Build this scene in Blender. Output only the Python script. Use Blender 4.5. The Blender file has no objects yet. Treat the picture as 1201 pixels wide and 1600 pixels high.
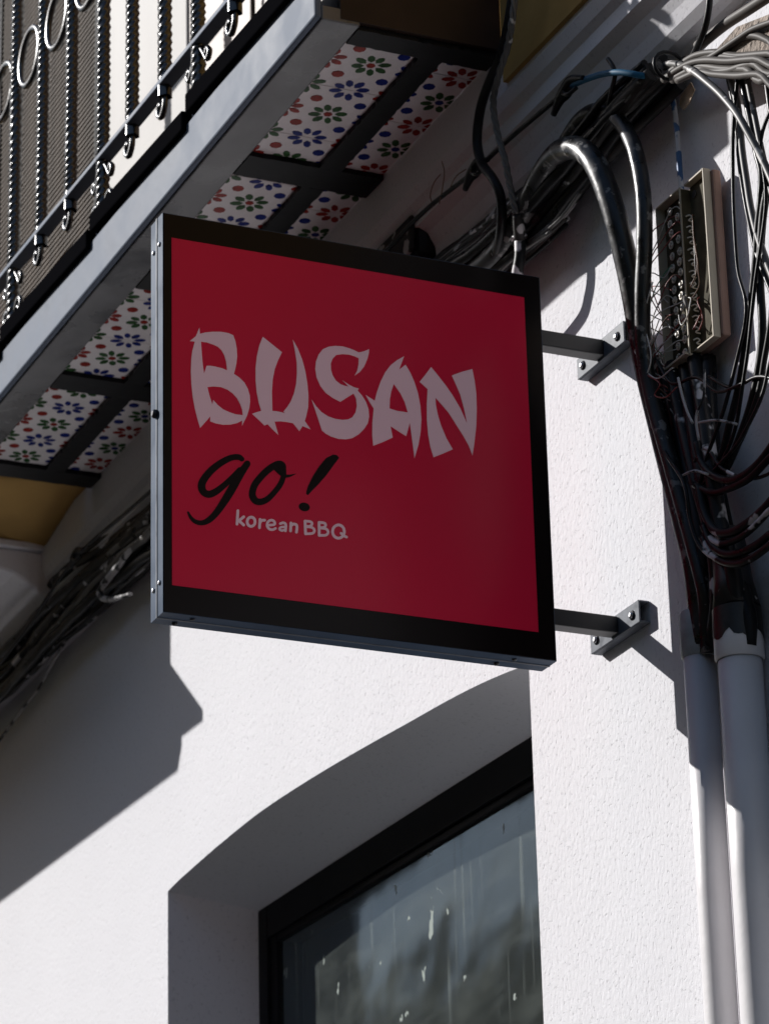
import bpy, bmesh, math, random
from mathutils import Vector, Matrix, noise
from mathutils.geometry import tessellate_polygon

random.seed(7)
sc = bpy.context.scene
col = sc.collection
R = math.radians

# ------------------------------------------------------------------ camera
YAW, PITCH, ROLL, FPX = R(-65.562), R(21.594), R(-1.480), 5400.0
CAM = Vector((4.794, -2.63, 1.6))
_f = Vector((math.sin(YAW)*math.cos(PITCH), math.cos(YAW)*math.cos(PITCH), math.sin(PITCH)))
_r = _f.cross(Vector((0, 0, 1))).normalized()
_u = _r.cross(_f)
RIGHT = math.cos(ROLL)*_r + math.sin(ROLL)*_u
UP = -math.sin(ROLL)*_r + math.cos(ROLL)*_u
FWD = _f
cd = bpy.data.cameras.new('camera')
cam = bpy.data.objects.new('camera', cd)
col.objects.link(cam)
cam.matrix_world = Matrix(((RIGHT.x, UP.x, -FWD.x, CAM.x), (RIGHT.y, UP.y, -FWD.y, CAM.y),
                           (RIGHT.z, UP.z, -FWD.z, CAM.z), (0, 0, 0, 1)))
cd.sensor_fit = 'VERTICAL'
cd.sensor_height = 36.0
cd.lens = FPX/1600*36
cd.clip_start = 0.05
cd.clip_end = 500
cd.dof.use_dof = True
cd.dof.focus_distance = 5.35
cd.dof.aperture_fstop = cd.lens/1000/0.010
sc.camera = cam

# ------------------------------------------------------------------ sky, sun, exposure
SUN = Vector((1.237, 1.0, -0.953)).normalized()          # direction the light travels
el = math.asin(-SUN.z)
w = bpy.data.worlds.new('World'); sc.world = w; w.use_nodes = True
nt = w.node_tree
bg = nt.nodes['Background']
sky = nt.nodes.new('ShaderNodeTexSky')
sky.sky_type = 'NISHITA'
sky.sun_disc = False
sky.sun_elevation = el
sky.sun_rotation = math.atan2(-SUN.x, -SUN.y)
sky.altitude = 50
nt.links.new(sky.outputs[0], bg.inputs[0])
bg.inputs[1].default_value = 0.09
sd = bpy.data.lights.new('sun', 'SUN')
sd.energy = 5.0
sd.angle = R(0.5)
sd.color = (1.0, 0.975, 0.95)
so = bpy.data.objects.new('sun', sd); col.objects.link(so)
so.rotation_euler = SUN.to_track_quat('-Z', 'Y').to_euler()
so.location = (-6, -6, 12)
vs = sc.view_settings
vs.view_transform = 'Standard'; vs.look = 'None'; vs.exposure = 0.18; vs.gamma = 1.0
vs.use_curve_mapping = False

# ------------------------------------------------------------------ helpers: survey points
def ray(px, py):
    return FWD + RIGHT*((px-600.5)/FPX) - UP*((py-800)/FPX)
def W(px, py, d=0.0):
    """survey point on the vertical plane d metres in front of the facade"""
    r = ray(px, py); return CAM + r*((-d-CAM.y)/r.y)
def S(px, py, x=0.0):
    """survey point on the plane of the sign face"""
    r = ray(px, py); return CAM + r*((x-CAM.x)/r.x)
def WL(pts, d):
    out = []
    for p in pts:
        out.append(W(p[0], p[1], p[2] if len(p) > 2 else d))
    return out

# ------------------------------------------------------------------ helpers: materials
def mat(name, color, rough=0.6, metal=0.0, spec=0.5, var=0.0, vscale=6.0, bump=0.0, bscale=80.0, bdist=0.002,
        splotch=None, sscale=30.0, sthr=0.62, coat=0.0, rvar=0.0, tint=None):
    m = bpy.data.materials.new(name); m.use_nodes = True
    t = m.node_tree; n = t.nodes; l = t.links
    b = n['Principled BSDF']
    b.inputs['Roughness'].default_value = rough
    b.inputs['Metallic'].default_value = metal
    b.inputs['Specular IOR Level'].default_value = spec
    b.inputs['Coat Weight'].default_value = coat
    if tint: b.inputs['Specular Tint'].default_value = tuple(tint)+(1,)
    tc = n.new('ShaderNodeTexCoord')
    c = None
    if var:
        nz = n.new('ShaderNodeTexNoise'); nz.inputs['Scale'].default_value = vscale; nz.inputs['Detail'].default_value = 6
        l.new(tc.outputs['Object'], nz.inputs['Vector'])
        mx = n.new('ShaderNodeMix'); mx.data_type = 'RGBA'
        mx.inputs[6].default_value = tuple(x*(1-var) for x in color)+(1,)
        mx.inputs[7].default_value = tuple(min(1, x*(1+var)) for x in color)+(1,)
        rp = n.new('ShaderNodeMapRange'); rp.inputs[1].default_value = 0.3; rp.inputs[2].default_value = 0.7
        l.new(nz.outputs[0], rp.inputs[0]); l.new(rp.outputs[0], mx.inputs[0])
        c = mx.outputs[2]
        if rvar:
            mr = n.new('ShaderNodeMapRange'); mr.inputs[1].default_value = 0.3; mr.inputs[2].default_value = 0.7
            mr.inputs[3].default_value = max(0.03, rough-rvar); mr.inputs[4].default_value = rough+rvar
            l.new(nz.outputs[0], mr.inputs[0]); l.new(mr.outputs[0], b.inputs['Roughness'])
    if splotch:
        nz = n.new('ShaderNodeTexNoise'); nz.inputs['Scale'].default_value = sscale; nz.inputs['Detail'].default_value = 3
        l.new(tc.outputs['Object'], nz.inputs['Vector'])
        rp = n.new('ShaderNodeMapRange'); rp.inputs[1].default_value = sthr; rp.inputs[2].default_value = sthr+0.03
        l.new(nz.outputs[0], rp.inputs[0])
        mx = n.new('ShaderNodeMix'); mx.data_type = 'RGBA'
        if c: l.new(c, mx.inputs[6])
        else: mx.inputs[6].default_value = tuple(color)+(1,)
        mx.inputs[7].default_value = tuple(splotch)+(1,)
        l.new(rp.outputs[0], mx.inputs[0]); c = mx.outputs[2]
    if c: l.new(c, b.inputs['Base Color'])
    else: b.inputs['Base Color'].default_value = tuple(color)+(1,)
    if bump:
        nz = n.new('ShaderNodeTexNoise'); nz.inputs['Scale'].default_value = bscale; nz.inputs['Detail'].default_value = 4
        l.new(tc.outputs['Object'], nz.inputs['Vector'])
        bp = n.new('ShaderNodeBump'); bp.inputs['Strength'].default_value = bump; bp.inputs['Distance'].default_value = bdist
        l.new(nz.outputs[0], bp.inputs['Height']); l.new(bp.outputs[0], b.inputs['Normal'])
    return m

def stucco(name, color, strength=1.0):
    m = bpy.data.materials.new(name); m.use_nodes = True
    t = m.node_tree; n = t.nodes; l = t.links
    b = n['Principled BSDF']; b.inputs['Roughness'].default_value = 0.85; b.inputs['Specular IOR Level'].default_value = 0.12
    tc = n.new('ShaderNodeTexCoord')
    big = n.new('ShaderNodeTexNoise'); big.inputs['Scale'].default_value = 2.2; big.inputs['Detail'].default_value = 5
    l.new(tc.outputs['Object'], big.inputs['Vector'])
    mx = n.new('ShaderNodeMix'); mx.data_type = 'RGBA'
    mx.inputs[6].default_value = tuple(x*0.93 for x in color)+(1,); mx.inputs[7].default_value = tuple(color)+(1,)
    l.new(big.outputs[0], mx.inputs[0])
    # small pits, darker than the wall
    v = n.new('ShaderNodeTexNoise'); v.inputs['Scale'].default_value = 120; v.inputs['Detail'].default_value = 3; v.inputs['Roughness'].default_value = 0.6
    l.new(tc.outputs['Object'], v.inputs['Vector'])
    pit = n.new('ShaderNodeMapRange'); pit.inputs[1].default_value = 0.30; pit.inputs[2].default_value = 0.42
    l.new(v.outputs[0], pit.inputs[0])
    mx2 = n.new('ShaderNodeMix'); mx2.data_type = 'RGBA'
    mx2.inputs[6].default_value = tuple(x*0.8 for x in color)+(1,)
    l.new(pit.outputs[0], mx2.inputs[0]); l.new(mx.outputs[2], mx2.inputs[7])
    # sparse dark specks and scuffs
    sp = n.new('ShaderNodeTexNoise'); sp.inputs['Scale'].default_value = 16; sp.inputs['Detail'].default_value = 6; sp.inputs['Roughness'].default_value = 0.72
    l.new(tc.outputs['Object'], sp.inputs['Vector'])
    spr = n.new('ShaderNodeMapRange'); spr.inputs[1].default_value = 0.705; spr.inputs[2].default_value = 0.76
    l.new(sp.outputs[0], spr.inputs[0])
    mx3 = n.new('ShaderNodeMix'); mx3.data_type = 'RGBA'
    l.new(mx2.outputs[2], mx3.inputs[6]); mx3.inputs[7].default_value = (0.35, 0.33, 0.31, 1)
    l.new(spr.outputs[0], mx3.inputs[0])
    l.new(mx3.outputs[2], b.inputs['Base Color'])
    # trowel texture + pits as relief
    mv = n.new('ShaderNodeMapping'); mv.inputs['Scale'].default_value = (1, 1, 0.7)
    l.new(tc.outputs['Object'], mv.inputs[0])
    h = n.new('ShaderNodeTexNoise'); h.inputs['Scale'].default_value = 105; h.inputs['Detail'].default_value = 5; h.inputs['Roughness'].default_value = 0.6
    l.new(mv.outputs[0], h.inputs['Vector'])
    ad = n.new('ShaderNodeMath'); ad.operation = 'MULTIPLY_ADD'; ad.inputs[1].default_value = 0.55
    l.new(pit.outputs[0], ad.inputs[0]); l.new(h.outputs[0], ad.inputs[2])
    ad2 = n.new('ShaderNodeMath'); ad2.operation = 'MULTIPLY_ADD'; ad2.inputs[1].default_value = 2.5
    l.new(big.outputs[0], ad2.inputs[0]); l.new(ad.outputs[0], ad2.inputs[2])
    bp = n.new('ShaderNodeBump'); bp.inputs['Strength'].default_value = 0.5*strength; bp.inputs['Distance'].default_value = 0.0035
    l.new(ad2.outputs[0], bp.inputs['Height']); l.new(bp.outputs[0], b.inputs['Normal'])
    return m

M = {}
M['white'] = stucco('white_stucco', (0.785, 0.78, 0.81))
M['white_smooth'] = stucco('white_smooth_plaster', (0.765, 0.755, 0.785), 0.25)
M['ochre'] = mat('ochre_plaster', (0.42, 0.26, 0.09), 0.85, spec=0.1, var=0.2, vscale=5, bump=0.4, bscale=60)
M['cement'] = mat('rough_cement', (0.30, 0.25, 0.21), 0.95, var=0.35, vscale=30, bump=1.0, bscale=70, bdist=0.012)
M['alu'] = mat('grey_cabinet_metal', (0.055, 0.078, 0.120), 0.40, spec=0.07, tint=(0.45, 0.72, 1.0), var=0.12, vscale=14, rvar=0.1, bump=0.06, bscale=25)
M['galv'] = mat('galvanised_steel', (0.13, 0.142, 0.165), 0.42, spec=0.12, var=0.25, vscale=40, rvar=0.12)
M['arm'] = mat('satin_black_steel', (0.012, 0.012, 0.013), 0.42, var=0.3, vscale=20)
M['face_black'] = mat('black_acrylic_print', (0.006, 0.004, 0.004), 0.22, spec=0.10)
M['face_red'] = mat('red_acrylic_print', (0.58, 0.013, 0.047), 0.20, spec=0.10, var=0.03, vscale=3, splotch=(0.5, 0.25, 0.25), sscale=90, sthr=0.79)
M['back_red'] = mat('red_back_dimmed', (0.20, 0.010, 0.018), 0.4, spec=0.1)  # unseen side, darkened so less red light bounces onto the wall
M['letter_white'] = mat('white_vinyl_backlit_pink', (0.83, 0.55, 0.61), 0.25, spec=0.09)  # pink is sunlight through the red board, put into the colour
M['letter_black'] = mat('black_vinyl', (0.008, 0.005, 0.005), 0.35, spec=0.07)
M['screw'] = mat('screw_metal', (0.6, 0.6, 0.62), 0.28, metal=1.0)
M['screw_dark'] = mat('dark_screw_metal', (0.04, 0.04, 0.045), 0.35, metal=0.6)
M['iron'] = mat('glossy_black_paint', (0.008, 0.008, 0.010), 0.27, spec=1.0, bump=0.12, bscale=60)
M['edging'] = mat('matt_black_paint', (0.005, 0.005, 0.006), 0.7, spec=0.0)
M['grey_paint'] = mat('grey_paint_lit_blue', (0.120, 0.145, 0.190), 0.5, spec=0.06, var=0.16, vscale=9, bump=0.15, bscale=35, rvar=0.1)  # lit copy of soffit_paint, bluish light put into the colour
M['soffit_paint'] = mat('dark_grey_paint', (0.085, 0.085, 0.088), 0.30, var=0.5, vscale=7, bump=0.35, bscale=30, rvar=0.12)
M['black_trim'] = mat('black_trim_paint', (0.008, 0.008, 0.009), 0.4, spec=0.1, var=0.3, vscale=15, bump=0.3, bscale=40)
M['brown_paint'] = mat('dark_brown_paint', (0.026, 0.014, 0.010), 0.5, spec=0.2, var=0.3, vscale=9)
M['tile'] = mat('white_tile_glaze', (0.74, 0.70, 0.70), 0.25, spec=0.12, var=0.06, vscale=12, bump=0.5, bscale=55, bdist=0.003)
M['t_red'] = mat('red_glaze', (0.25, 0.022, 0.016), 0.2, spec=0.06, var=0.3, vscale=60)
M['t_blue'] = mat('blue_glaze', (0.012, 0.022, 0.16), 0.2, spec=0.06, var=0.3, vscale=60)
M['t_green'] = mat('green_glaze', (0.03, 0.085, 0.028), 0.2, spec=0.06, var=0.35, vscale=60)
M['rubber'] = mat('black_cable_rubber', (0.010, 0.010, 0.011), 0.36, spec=0.18, var=0.5, vscale=25, bump=0.25, bscale=60, rvar=0.12)
M['rubber_heavy'] = mat('scuffed_heavy_cable', (0.012, 0.012, 0.013), 0.36, spec=0.45, var=0.7, vscale=30, bump=0.4, bscale=45, rvar=0.16, splotch=(0.16, 0.155, 0.15), sscale=40, sthr=0.60)
M['rubber_dusty'] = mat('dusty_black_rubber', (0.028, 0.026, 0.025), 0.55, var=0.6, vscale=18, spec=0.2, splotch=(0.45, 0.44, 0.44), sscale=22, sthr=0.62)
M['rubber_paint'] = mat('paint_flecked_rubber', (0.014, 0.014, 0.015), 0.38, spec=0.2, splotch=(0.62, 0.60, 0.61), sscale=16, sthr=0.60)
M['grey_cable'] = mat('grey_cable_sheath', (0.105, 0.096, 0.088), 0.55, spec=0.12, var=0.2, vscale=14)
M['grey_cable_dark'] = mat('dark_grey_cable_sheath', (0.10, 0.095, 0.09), 0.5, var=0.3, vscale=14, splotch=(0.5, 0.48, 0.46), sscale=26, sthr=0.64)
M['white_cable'] = mat('painted_white_cable', (0.42, 0.41, 0.41), 0.6, spec=0.15, splotch=(0.05, 0.05, 0.05), sscale=24, sthr=0.53)
M['blue_cable'] = mat('blue_cable_sheath', (0.015, 0.10, 0.19), 0.6, spec=0.2, var=0.2)
M['blue_cable_paint'] = mat('blue_cable_paint_flecked', (0.05, 0.13, 0.30), 0.5, splotch=(0.6, 0.6, 0.62), sscale=28, sthr=0.5)
M['pvc'] = mat('white_pvc_paint', (0.72, 0.70, 0.71), 0.42, var=0.05, vscale=8, bump=0.35, bscale=22, splotch=(0.42, 0.40, 0.39), sscale=30, sthr=0.74)
M['pvc_grey'] = mat('grey_pvc', (0.34, 0.36, 0.37), 0.45, var=0.25, vscale=30)
M['tape'] = mat('black_tape', (0.014, 0.013, 0.013), 0.4, bump=0.5, bscale=45, splotch=(0.55, 0.53, 0.53), sscale=34, sthr=0.68)
M['beige'] = mat('beige_plastic', (0.46, 0.41, 0.32), 0.55, spec=0.15, var=0.1, vscale=12)
M['beige_shade'] = mat('beige_plastic_pink_shade', (0.36, 0.23, 0.18), 0.6, spec=0.12, var=0.12, vscale=12)  # same beige, with shade and pink bounce light mixed into the colour
M['olive'] = mat('dark_olive_plastic_and_shade', (0.075, 0.066, 0.044), 0.7, spec=0.04, var=0.3, vscale=40)  # own colour of the strips; stands in for shade on the partition
M['pin'] = mat('tinned_pin', (0.75, 0.70, 0.62), 0.45, metal=0.1)
M['frame'] = mat('black_window_frame', (0.008, 0.008, 0.010), 0.5, spec=0.1, var=0.2, vscale=10)
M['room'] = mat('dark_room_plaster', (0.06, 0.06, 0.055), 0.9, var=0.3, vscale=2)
M['slat'] = mat('weathered_slat', (0.125, 0.10, 0.08), 0.7, spec=0.1, var=0.3, vscale=30)
M['shutter'] = mat('dark_brown_and_gap_shade', (0.009, 0.007, 0.005), 0.7, spec=0.08, var=0.3, vscale=20)  # brown taken near black to hold the shade between slats
M['door'] = mat('brown_door_wood', (0.16, 0.10, 0.065), 0.55, var=0.25, vscale=9)
M['white_wood'] = mat('white_painted_wood', (0.52, 0.50, 0.475), 0.6, spec=0.1, var=0.04, vscale=6)
M['asphalt'] = mat('street_paving', (0.16, 0.15, 0.14), 0.9, var=0.2, vscale=2, bump=0.4, bscale=20)
M['opp'] = mat('opposite_plaster', (0.13, 0.145, 0.11), 0.9, var=0.15, vscale=1)
M['opp_glass'] = mat('opposite_window_glass', (0.02, 0.025, 0.03), 0.08)
M['roof'] = mat('clay_roof_tile', (0.12, 0.085, 0.06), 0.8, var=0.2, vscale=8, bump=0.6, bscale=12, bdist=0.02)
M['tan'] = mat('tan_dry_paper', (0.33, 0.25, 0.17), 0.8, var=0.3, vscale=20)
for nm, c in (('w_white', (.6, .58, .55)), ('w_green', (.05, .22, .13)), ('w_red', (.25, .05, .045)), ('w_brown', (.20, .11, .07))):
    M[nm] = mat('wire_'+nm[2:], c, 0.5)

def glass_mat():
    m = bpy.data.materials.new('dirty_window_glass'); m.use_nodes = True
    t = m.node_tree; n = t.nodes; l = t.links
    n.remove(n['Principled BSDF'])
    out = n['Material Output']
    tr = n.new('ShaderNodeBsdfTransparent'); tr.inputs[0].default_value = (0.72, 0.78, 0.76, 1)
    gl = n.new('ShaderNodeBsdfGlossy'); gl.inputs['Roughness'].default_value = 0.10; gl.inputs[0].default_value = (0.62, 0.78, 0.92, 1)
    fr = n.new('ShaderNodeFresnel'); fr.inputs[0].default_value = 1.52
    wn = n.new('ShaderNodeTexNoise'); wn.inputs['Scale'].default_value = 3.5; wn.inputs['Detail'].default_value = 2
    wc_ = n.new('ShaderNodeTexCoord'); l.new(wc_.outputs['Object'], wn.inputs['Vector'])
    wb = n.new('ShaderNodeBump'); wb.inputs['Strength'].default_value = 0.35; wb.inputs['Distance'].default_value = 0.012
    l.new(wn.outputs[0], wb.inputs['Height']); l.new(wb.outputs[0], gl.inputs['Normal'])
    f2 = n.new('ShaderNodeMath'); f2.operation = 'MULTIPLY'; f2.inputs[1].default_value = 1.0; f2.use_clamp = True
    l.new(fr.outputs[0], f2.inputs[0])
    mx = n.new('ShaderNodeMixShader'); l.new(f2.outputs[0], mx.inputs[0]); l.new(tr.outputs[0], mx.inputs[1]); l.new(gl.outputs[0], mx.inputs[2])
    tc = n.new('ShaderNodeTexCoord')
    df = n.new('ShaderNodeBsdfDiffuse'); df.inputs[0].default_value = (0.40, 0.45, 0.42, 1)
    # greasy wiped film: stretched warped noise
    mp = n.new('ShaderNodeMapping'); mp.inputs['Scale'].default_value = (3.0, 1, 9.0); mp.inputs['Rotation'].default_value = (0, R(14), 0)
    l.new(tc.outputs['Object'], mp.inputs[0])
    nz = n.new('ShaderNodeTexNoise'); nz.inputs['Scale'].default_value = 1.3; nz.inputs['Detail'].default_value = 9; nz.inputs['Roughness'].default_value = 0.62; nz.inputs['Distortion'].default_value = 0.35
    l.new(mp.outputs[0], nz.inputs['Vector'])
    r1 = n.new('ShaderNodeMapRange'); r1.inputs[1].default_value = 0.45; r1.inputs[2].default_value = 0.9; r1.inputs[3].default_value = 0.06; r1.inputs[4].default_value = 0.23
    l.new(nz.outputs[0], r1.inputs[0])
    # vertical drip streaks
    mp2 = n.new('ShaderNodeMapping'); mp2.inputs['Scale'].default_value = (45, 1, 2.2)
    l.new(tc.outputs['Object'], mp2.inputs[0])
    n2 = n.new('ShaderNodeTexNoise'); n2.inputs['Scale'].default_value = 1.0; n2.inputs['Detail'].default_value = 5
    l.new(mp2.outputs[0], n2.inputs['Vector'])
    r2 = n.new('ShaderNodeMapRange'); r2.inputs[1].default_value = 0.54; r2.inputs[2].default_value = 0.78; r2.inputs[4].default_value = 0.34
    l.new(n2.outputs[0], r2.inputs[0])
    # paint spatter
    mp3 = n.new('ShaderNodeMapping'); mp3.inputs['Scale'].default_value = (26, 1, 15)
    l.new(tc.outputs['Object'], mp3.inputs[0])
    n3 = n.new('ShaderNodeTexNoise'); n3.inputs['Scale'].default_value = 1.0; n3.inputs['Detail'].default_value = 4
    l.new(mp3.outputs[0], n3.inputs['Vector'])
    r3 = n.new('ShaderNodeMapRange'); r3.inputs[1].default_value = 0.675; r3.inputs[2].default_value = 0.70; r3.inputs[4].default_value = 0.9
    l.new(n3.outputs[0], r3.inputs[0])
    a = n.new('ShaderNodeMath'); a.operation = 'MAXIMUM'; l.new(r1.outputs[0], a.inputs[0]); l.new(r2.outputs[0], a.inputs[1])
    a2 = n.new('ShaderNodeMath'); a2.operation = 'MAXIMUM'; l.new(a.outputs[0], a2.inputs[0]); l.new(r3.outputs[0], a2.inputs[1])
    mx2 = n.new('ShaderNodeMixShader'); l.new(a2.outputs[0], mx2.inputs[0]); l.new(mx.outputs[0], mx2.inputs[1]); l.new(df.outputs[0], mx2.inputs[2])
    l.new(mx2.outputs[0], out.inputs[0])
    return m
M['glass'] = glass_mat()

# ------------------------------------------------------------------ helpers: mesh building
class MB:
    def __init__(s): s.v = []; s.f = []; s.m = []; s.sm = []
    def add(s, vs, fs, mi=0, smooth=False):
        o = len(s.v); s.v += [tuple(v) for v in vs]
        for f in fs: s.f.append(tuple(o+i for i in f)); s.m.append(mi); s.sm.append(smooth)
    def box(s, x0, x1, y0, y1, z0, z1, mi=0):
        v = [(x0,y0,z0),(x1,y0,z0),(x1,y1,z0),(x0,y1,z0),(x0,y0,z1),(x1,y0,z1),(x1,y1,z1),(x0,y1,z1)]
        s.add(v, [(3,2,1,0),(4,5,6,7),(0,1,5,4),(1,2,6,5),(2,3,7,6),(3,0,4,7)], mi)
    def hexa(s, c, mi=0):   # 8 corners, same order as box
        s.add(c, [(3,2,1,0),(4,5,6,7),(0,1,5,4),(1,2,6,5),(2,3,7,6),(3,0,4,7)], mi)
    def tube(s, pts, rad, sides=8, mi=0, cap=True):
        n = len(pts); rs = rad if isinstance(rad, (list, tuple)) else [rad]*n
        prev = None; vs = []
        for i, p in enumerate(pts):
            t = (pts[min(i+1, n-1)]-pts[max(i-1, 0)])
            if t.length < 1e-9: t = Vector((0, 0, 1))
            t.normalize()
            if prev is None:
                a = Vector((0, 1, 0)) if abs(t.y) < 0.9 else Vector((1, 0, 0))
                nrm = t.cross(a).normalized()
            else:
                nrm = (prev - t*prev.dot(t)).normalized()
            prev = nrm; bn = t.cross(nrm)
            for k in range(sides):
                an = 2*math.pi*k/sides
                vs.append(p + (nrm*math.cos(an)+bn*math.sin(an))*rs[i])
        fs = []
        for i in range(n-1):
            for k in range(sides):
                a = i*sides+k; b = i*sides+(k+1) % sides
                fs.append((a, b, b+sides, a+sides))
        s.add(vs, fs, mi, True)
        if cap:
            s.f.append(tuple(len(s.v)-len(vs)+k for k in reversed(range(sides)))); s.m.append(mi); s.sm.append(False)
            s.f.append(tuple(len(s.v)-sides+k for k in range(sides))); s.m.append(mi); s.sm.append(False)
    def cyl(s, p0, p1, r0, r1=None, sides=16, mi=0):
        s.tube([Vector(p0), Vector(p1)], [r0, r0 if r1 is None else r1], sides, mi)
    def build(s, name, mats, parent=None, bevel=0.0, shade=False):
        me = bpy.data.meshes.new(name)
        me.from_pydata(s.v, [], s.f)
        for m in (mats if isinstance(mats, (list, tuple)) else [mats]): me.materials.append(M[m])
        for i, p in enumerate(me.polygons):
            p.material_index = s.m[i]; p.use_smooth = s.sm[i] or shade
        bm = bmesh.new(); bm.from_mesh(me)
        bmesh.ops.recalc_face_normals(bm, faces=bm.faces)
        bm.to_mesh(me); bm.free(); me.update()
        o = bpy.data.objects.new(name, me); col.objects.link(o)
        if parent: o.parent = parent
        if bevel:
            b = o.modifiers.new('bevel', 'BEVEL'); b.width = bevel; b.segments = 2; b.limit_method = 'ANGLE'; b.angle_limit = R(40)
        return o
def tag(o, label=None, cat=None, group=None, kind=None):
    if label: o['label'] = label
    if cat: o['category'] = cat
    if group: o['group'] = group
    if kind: o['kind'] = kind
    return o
def thing(name, label, cat, group=None, loc=(0, 0, 0)):
    o = bpy.data.objects.new(name, None); col.objects.link(o); o.location = loc
    o.empty_display_size = 0.1
    return tag(o, label, cat, group)
def share(name, src, parent, loc=(0, 0, 0), rot=None, scale=None):
    o = bpy.data.objects.new(name, src.data); col.objects.link(o); o.parent = parent; o.location = loc
    for md in src.modifiers:
        b = o.modifiers.new('bevel', 'BEVEL'); b.width = md.width; b.segments = md.segments; b.limit_method = md.limit_method; b.angle_limit = md.angle_limit
    if rot: o.rotation_euler = rot
    if scale: o.scale = scale
    return o
def smooth_path(pts, sub=6):
    pts = [Vector(p) for p in pts]
    if len(pts) < 3: return pts
    out = []
    P = [pts[0]*2-pts[1]] + pts + [pts[-1]*2-pts[-2]]
    for i in range(1, len(P)-2):
        p0, p1, p2, p3 = P[i-1], P[i], P[i+1], P[i+2]
        for k in range(sub):
            t = k/sub
            out.append(0.5*((2*p1)+(p2-p0)*t+(2*p0-5*p1+4*p2-p3)*t*t+(3*p1-p0-3*p2+p3)*t**3))
    out.append(pts[-1]); return out
def wobble(pts, amp, freq, seed):
    o = []
    for p in pts:
        n = noise.noise_vector(Vector((p.x*freq+seed*7.3, p.z*freq, p.y*freq+seed*3.1)))
        o.append(p+n*amp)
    return o
_cid = [0]
def cable(name, pts, r, m, label, cat='cable', group=None, sides=9, wob=0.0025, sub=6):
    _cid[0] += 1
    pp = smooth_path(pts, sub)
    if wob: pp = wobble(pp, wob, 9.0, _cid[0])
    b = MB(); b.tube(pp, r, sides)
    o = b.build(name, m)
    return tag(o, label, cat, group)

# ================================================================== SETTING
b = MB(); b.box(-90, 90, -90, 90, -0.3, 0.0)
tag(b.build('street', 'asphalt'), kind='structure')

# ------------------------------------------------------------------ white building
bld = thing('white_building', 'white stucco building with ochre upper storey and an arched shop window', 'building')
XL, XR = -2.211, -0.392
arch_pts = [(-2.211,3.660),(-2.13,3.668),(-2.0,3.676),(-1.882,3.682),(-1.686,3.688),(-1.499,3.685),(-1.284,3.676),(-1.081,3.664),(-0.92,3.653),(-0.734,3.641),(-0.587,3.628),(-0.459,3.612),(-0.392,3.600)]
ap = [(p.x, p.z) for p in smooth_path([Vector((x, 0, z)) for x, z in arch_pts], 5)]
ap[0] = arch_pts[0]; ap[-1] = arch_pts[-1]
ZT, ZB = 4.86, 0.0
b = MB()
def quad(p0, p1, p2, p3, mi=0): b.add([p0, p1, p2, p3], [(0, 1, 2, 3)], mi)
quad((-30,0,ZB),(XL,0,ZB),(XL,0,ZT),(-30,0,ZT))
quad((XR,0,ZB),(12,0,ZB),(12,0,ZT),(XR,0,ZT))
for (x0, z0), (x1, z1) in zip(ap[:-1], ap[1:]):
    quad((x0,0,z0),(x1,0,z1),(x1,0,ZT),(x0,0,ZT))
quad((XL,0,ZB),(XR,0,ZB),(XR,0,0.9),(XL,0,0.9))
b.build('wall', 'white', bld)
DEP = 0.217
b = MB()      # reveal round the window
def zf(x, depth):   # the arch flattens a little towards the frame
    z = None
    for (x0, z0), (x1, z1) in zip(ap[:-1], ap[1:]):
        if x0 <= x <= x1: z = z0+(z1-z0)*(x-x0)/(x1-x0)
    if z is None: z = ap[-1][1]
    zi = 3.633+0.004*math.sin((x-XL)/(XR-XL)*math.pi)-0.010*(x-XL)
    return z*(1-depth)+zi*depth
NS = 4
for (x0, _), (x1, _) in zip(ap[:-1], ap[1:]):
    for k in range(NS):
        a, c = k/NS, (k+1)/NS
        b.add([(x0,DEP*a,zf(x0,a)),(x1,DEP*a,zf(x1,a)),(x1,DEP*c,zf(x1,c)),(x0,DEP*c,zf(x0,c))], [(0,1,2,3)], 0, True)
quad((XL,0,0.9),(XL,DEP,0.9),(XL,DEP,zf(XL,1)),(XL,0,ap[0][1]))
quad((XR,0,0.9),(XR,DEP,0.9),(XR,DEP,zf(XR,1)),(XR,0,ap[-1][1]))
quad((XL,0,0.9),(XR,0,0.9),(XR,DEP,0.9),(XL,DEP,0.9))
b.build('window_reveal', 'white_smooth', bld)
# window: frame strips + pane
win = thing('window', None, None); win.parent = bld
win['label'] = 'dark framed shop window with a smeared dirty pane'
FW = 0.075
b = MB()
n = 24
for i in range(n):
    x0 = XL+(XR-XL)*i/n; x1 = XL+(XR-XL)*(i+1)/n
    z0, z1 = zf(x0, 1)+0.01, zf(x1, 1)+0.01
    b.hexa([(x0,DEP,z0-FW-.01),(x1,DEP,z1-FW-.01),(x1,DEP+.07,z1-FW-.01),(x0,DEP+.07,z0-FW-.01),(x0,DEP,z0),(x1,DEP,z1),(x1,DEP+.07,z1),(x0,DEP+.07,z0)])
b.box(XL-.01, XL+0.05, DEP-.001, DEP+.07, 0.9, 3.63)
b.box(XR-0.06, XR+0.01, DEP, DEP+.07, 0.9, 3.61)
b.build('frame', 'frame', win)
b = MB()
b.box(XL+.05, XL+0.092, DEP+.006, DEP+.0695, 0.9, 3.56)
b.hexa([(XL+.092,DEP+.006,3.541),(XR-.06,DEP+.006,3.523),(XR-.06,DEP+.069,3.523),(XL+.092,DEP+.069,3.541),(XL+.092,DEP+.006,3.56),(XR-.06,DEP+.006,3.54),(XR-.06,DEP+.069,3.54),(XL+.092,DEP+.069,3.56)])
b.build('sash', 'frame', win, 0.003)
b = MB(); b.add([(XL+.08,DEP+.014,0.9),(XR-.05,DEP+.014,0.9),(XR-.05,DEP+.014,3.53),(XL+.08,DEP+.014,3.55)], [(0,1,2,3)])
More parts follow.
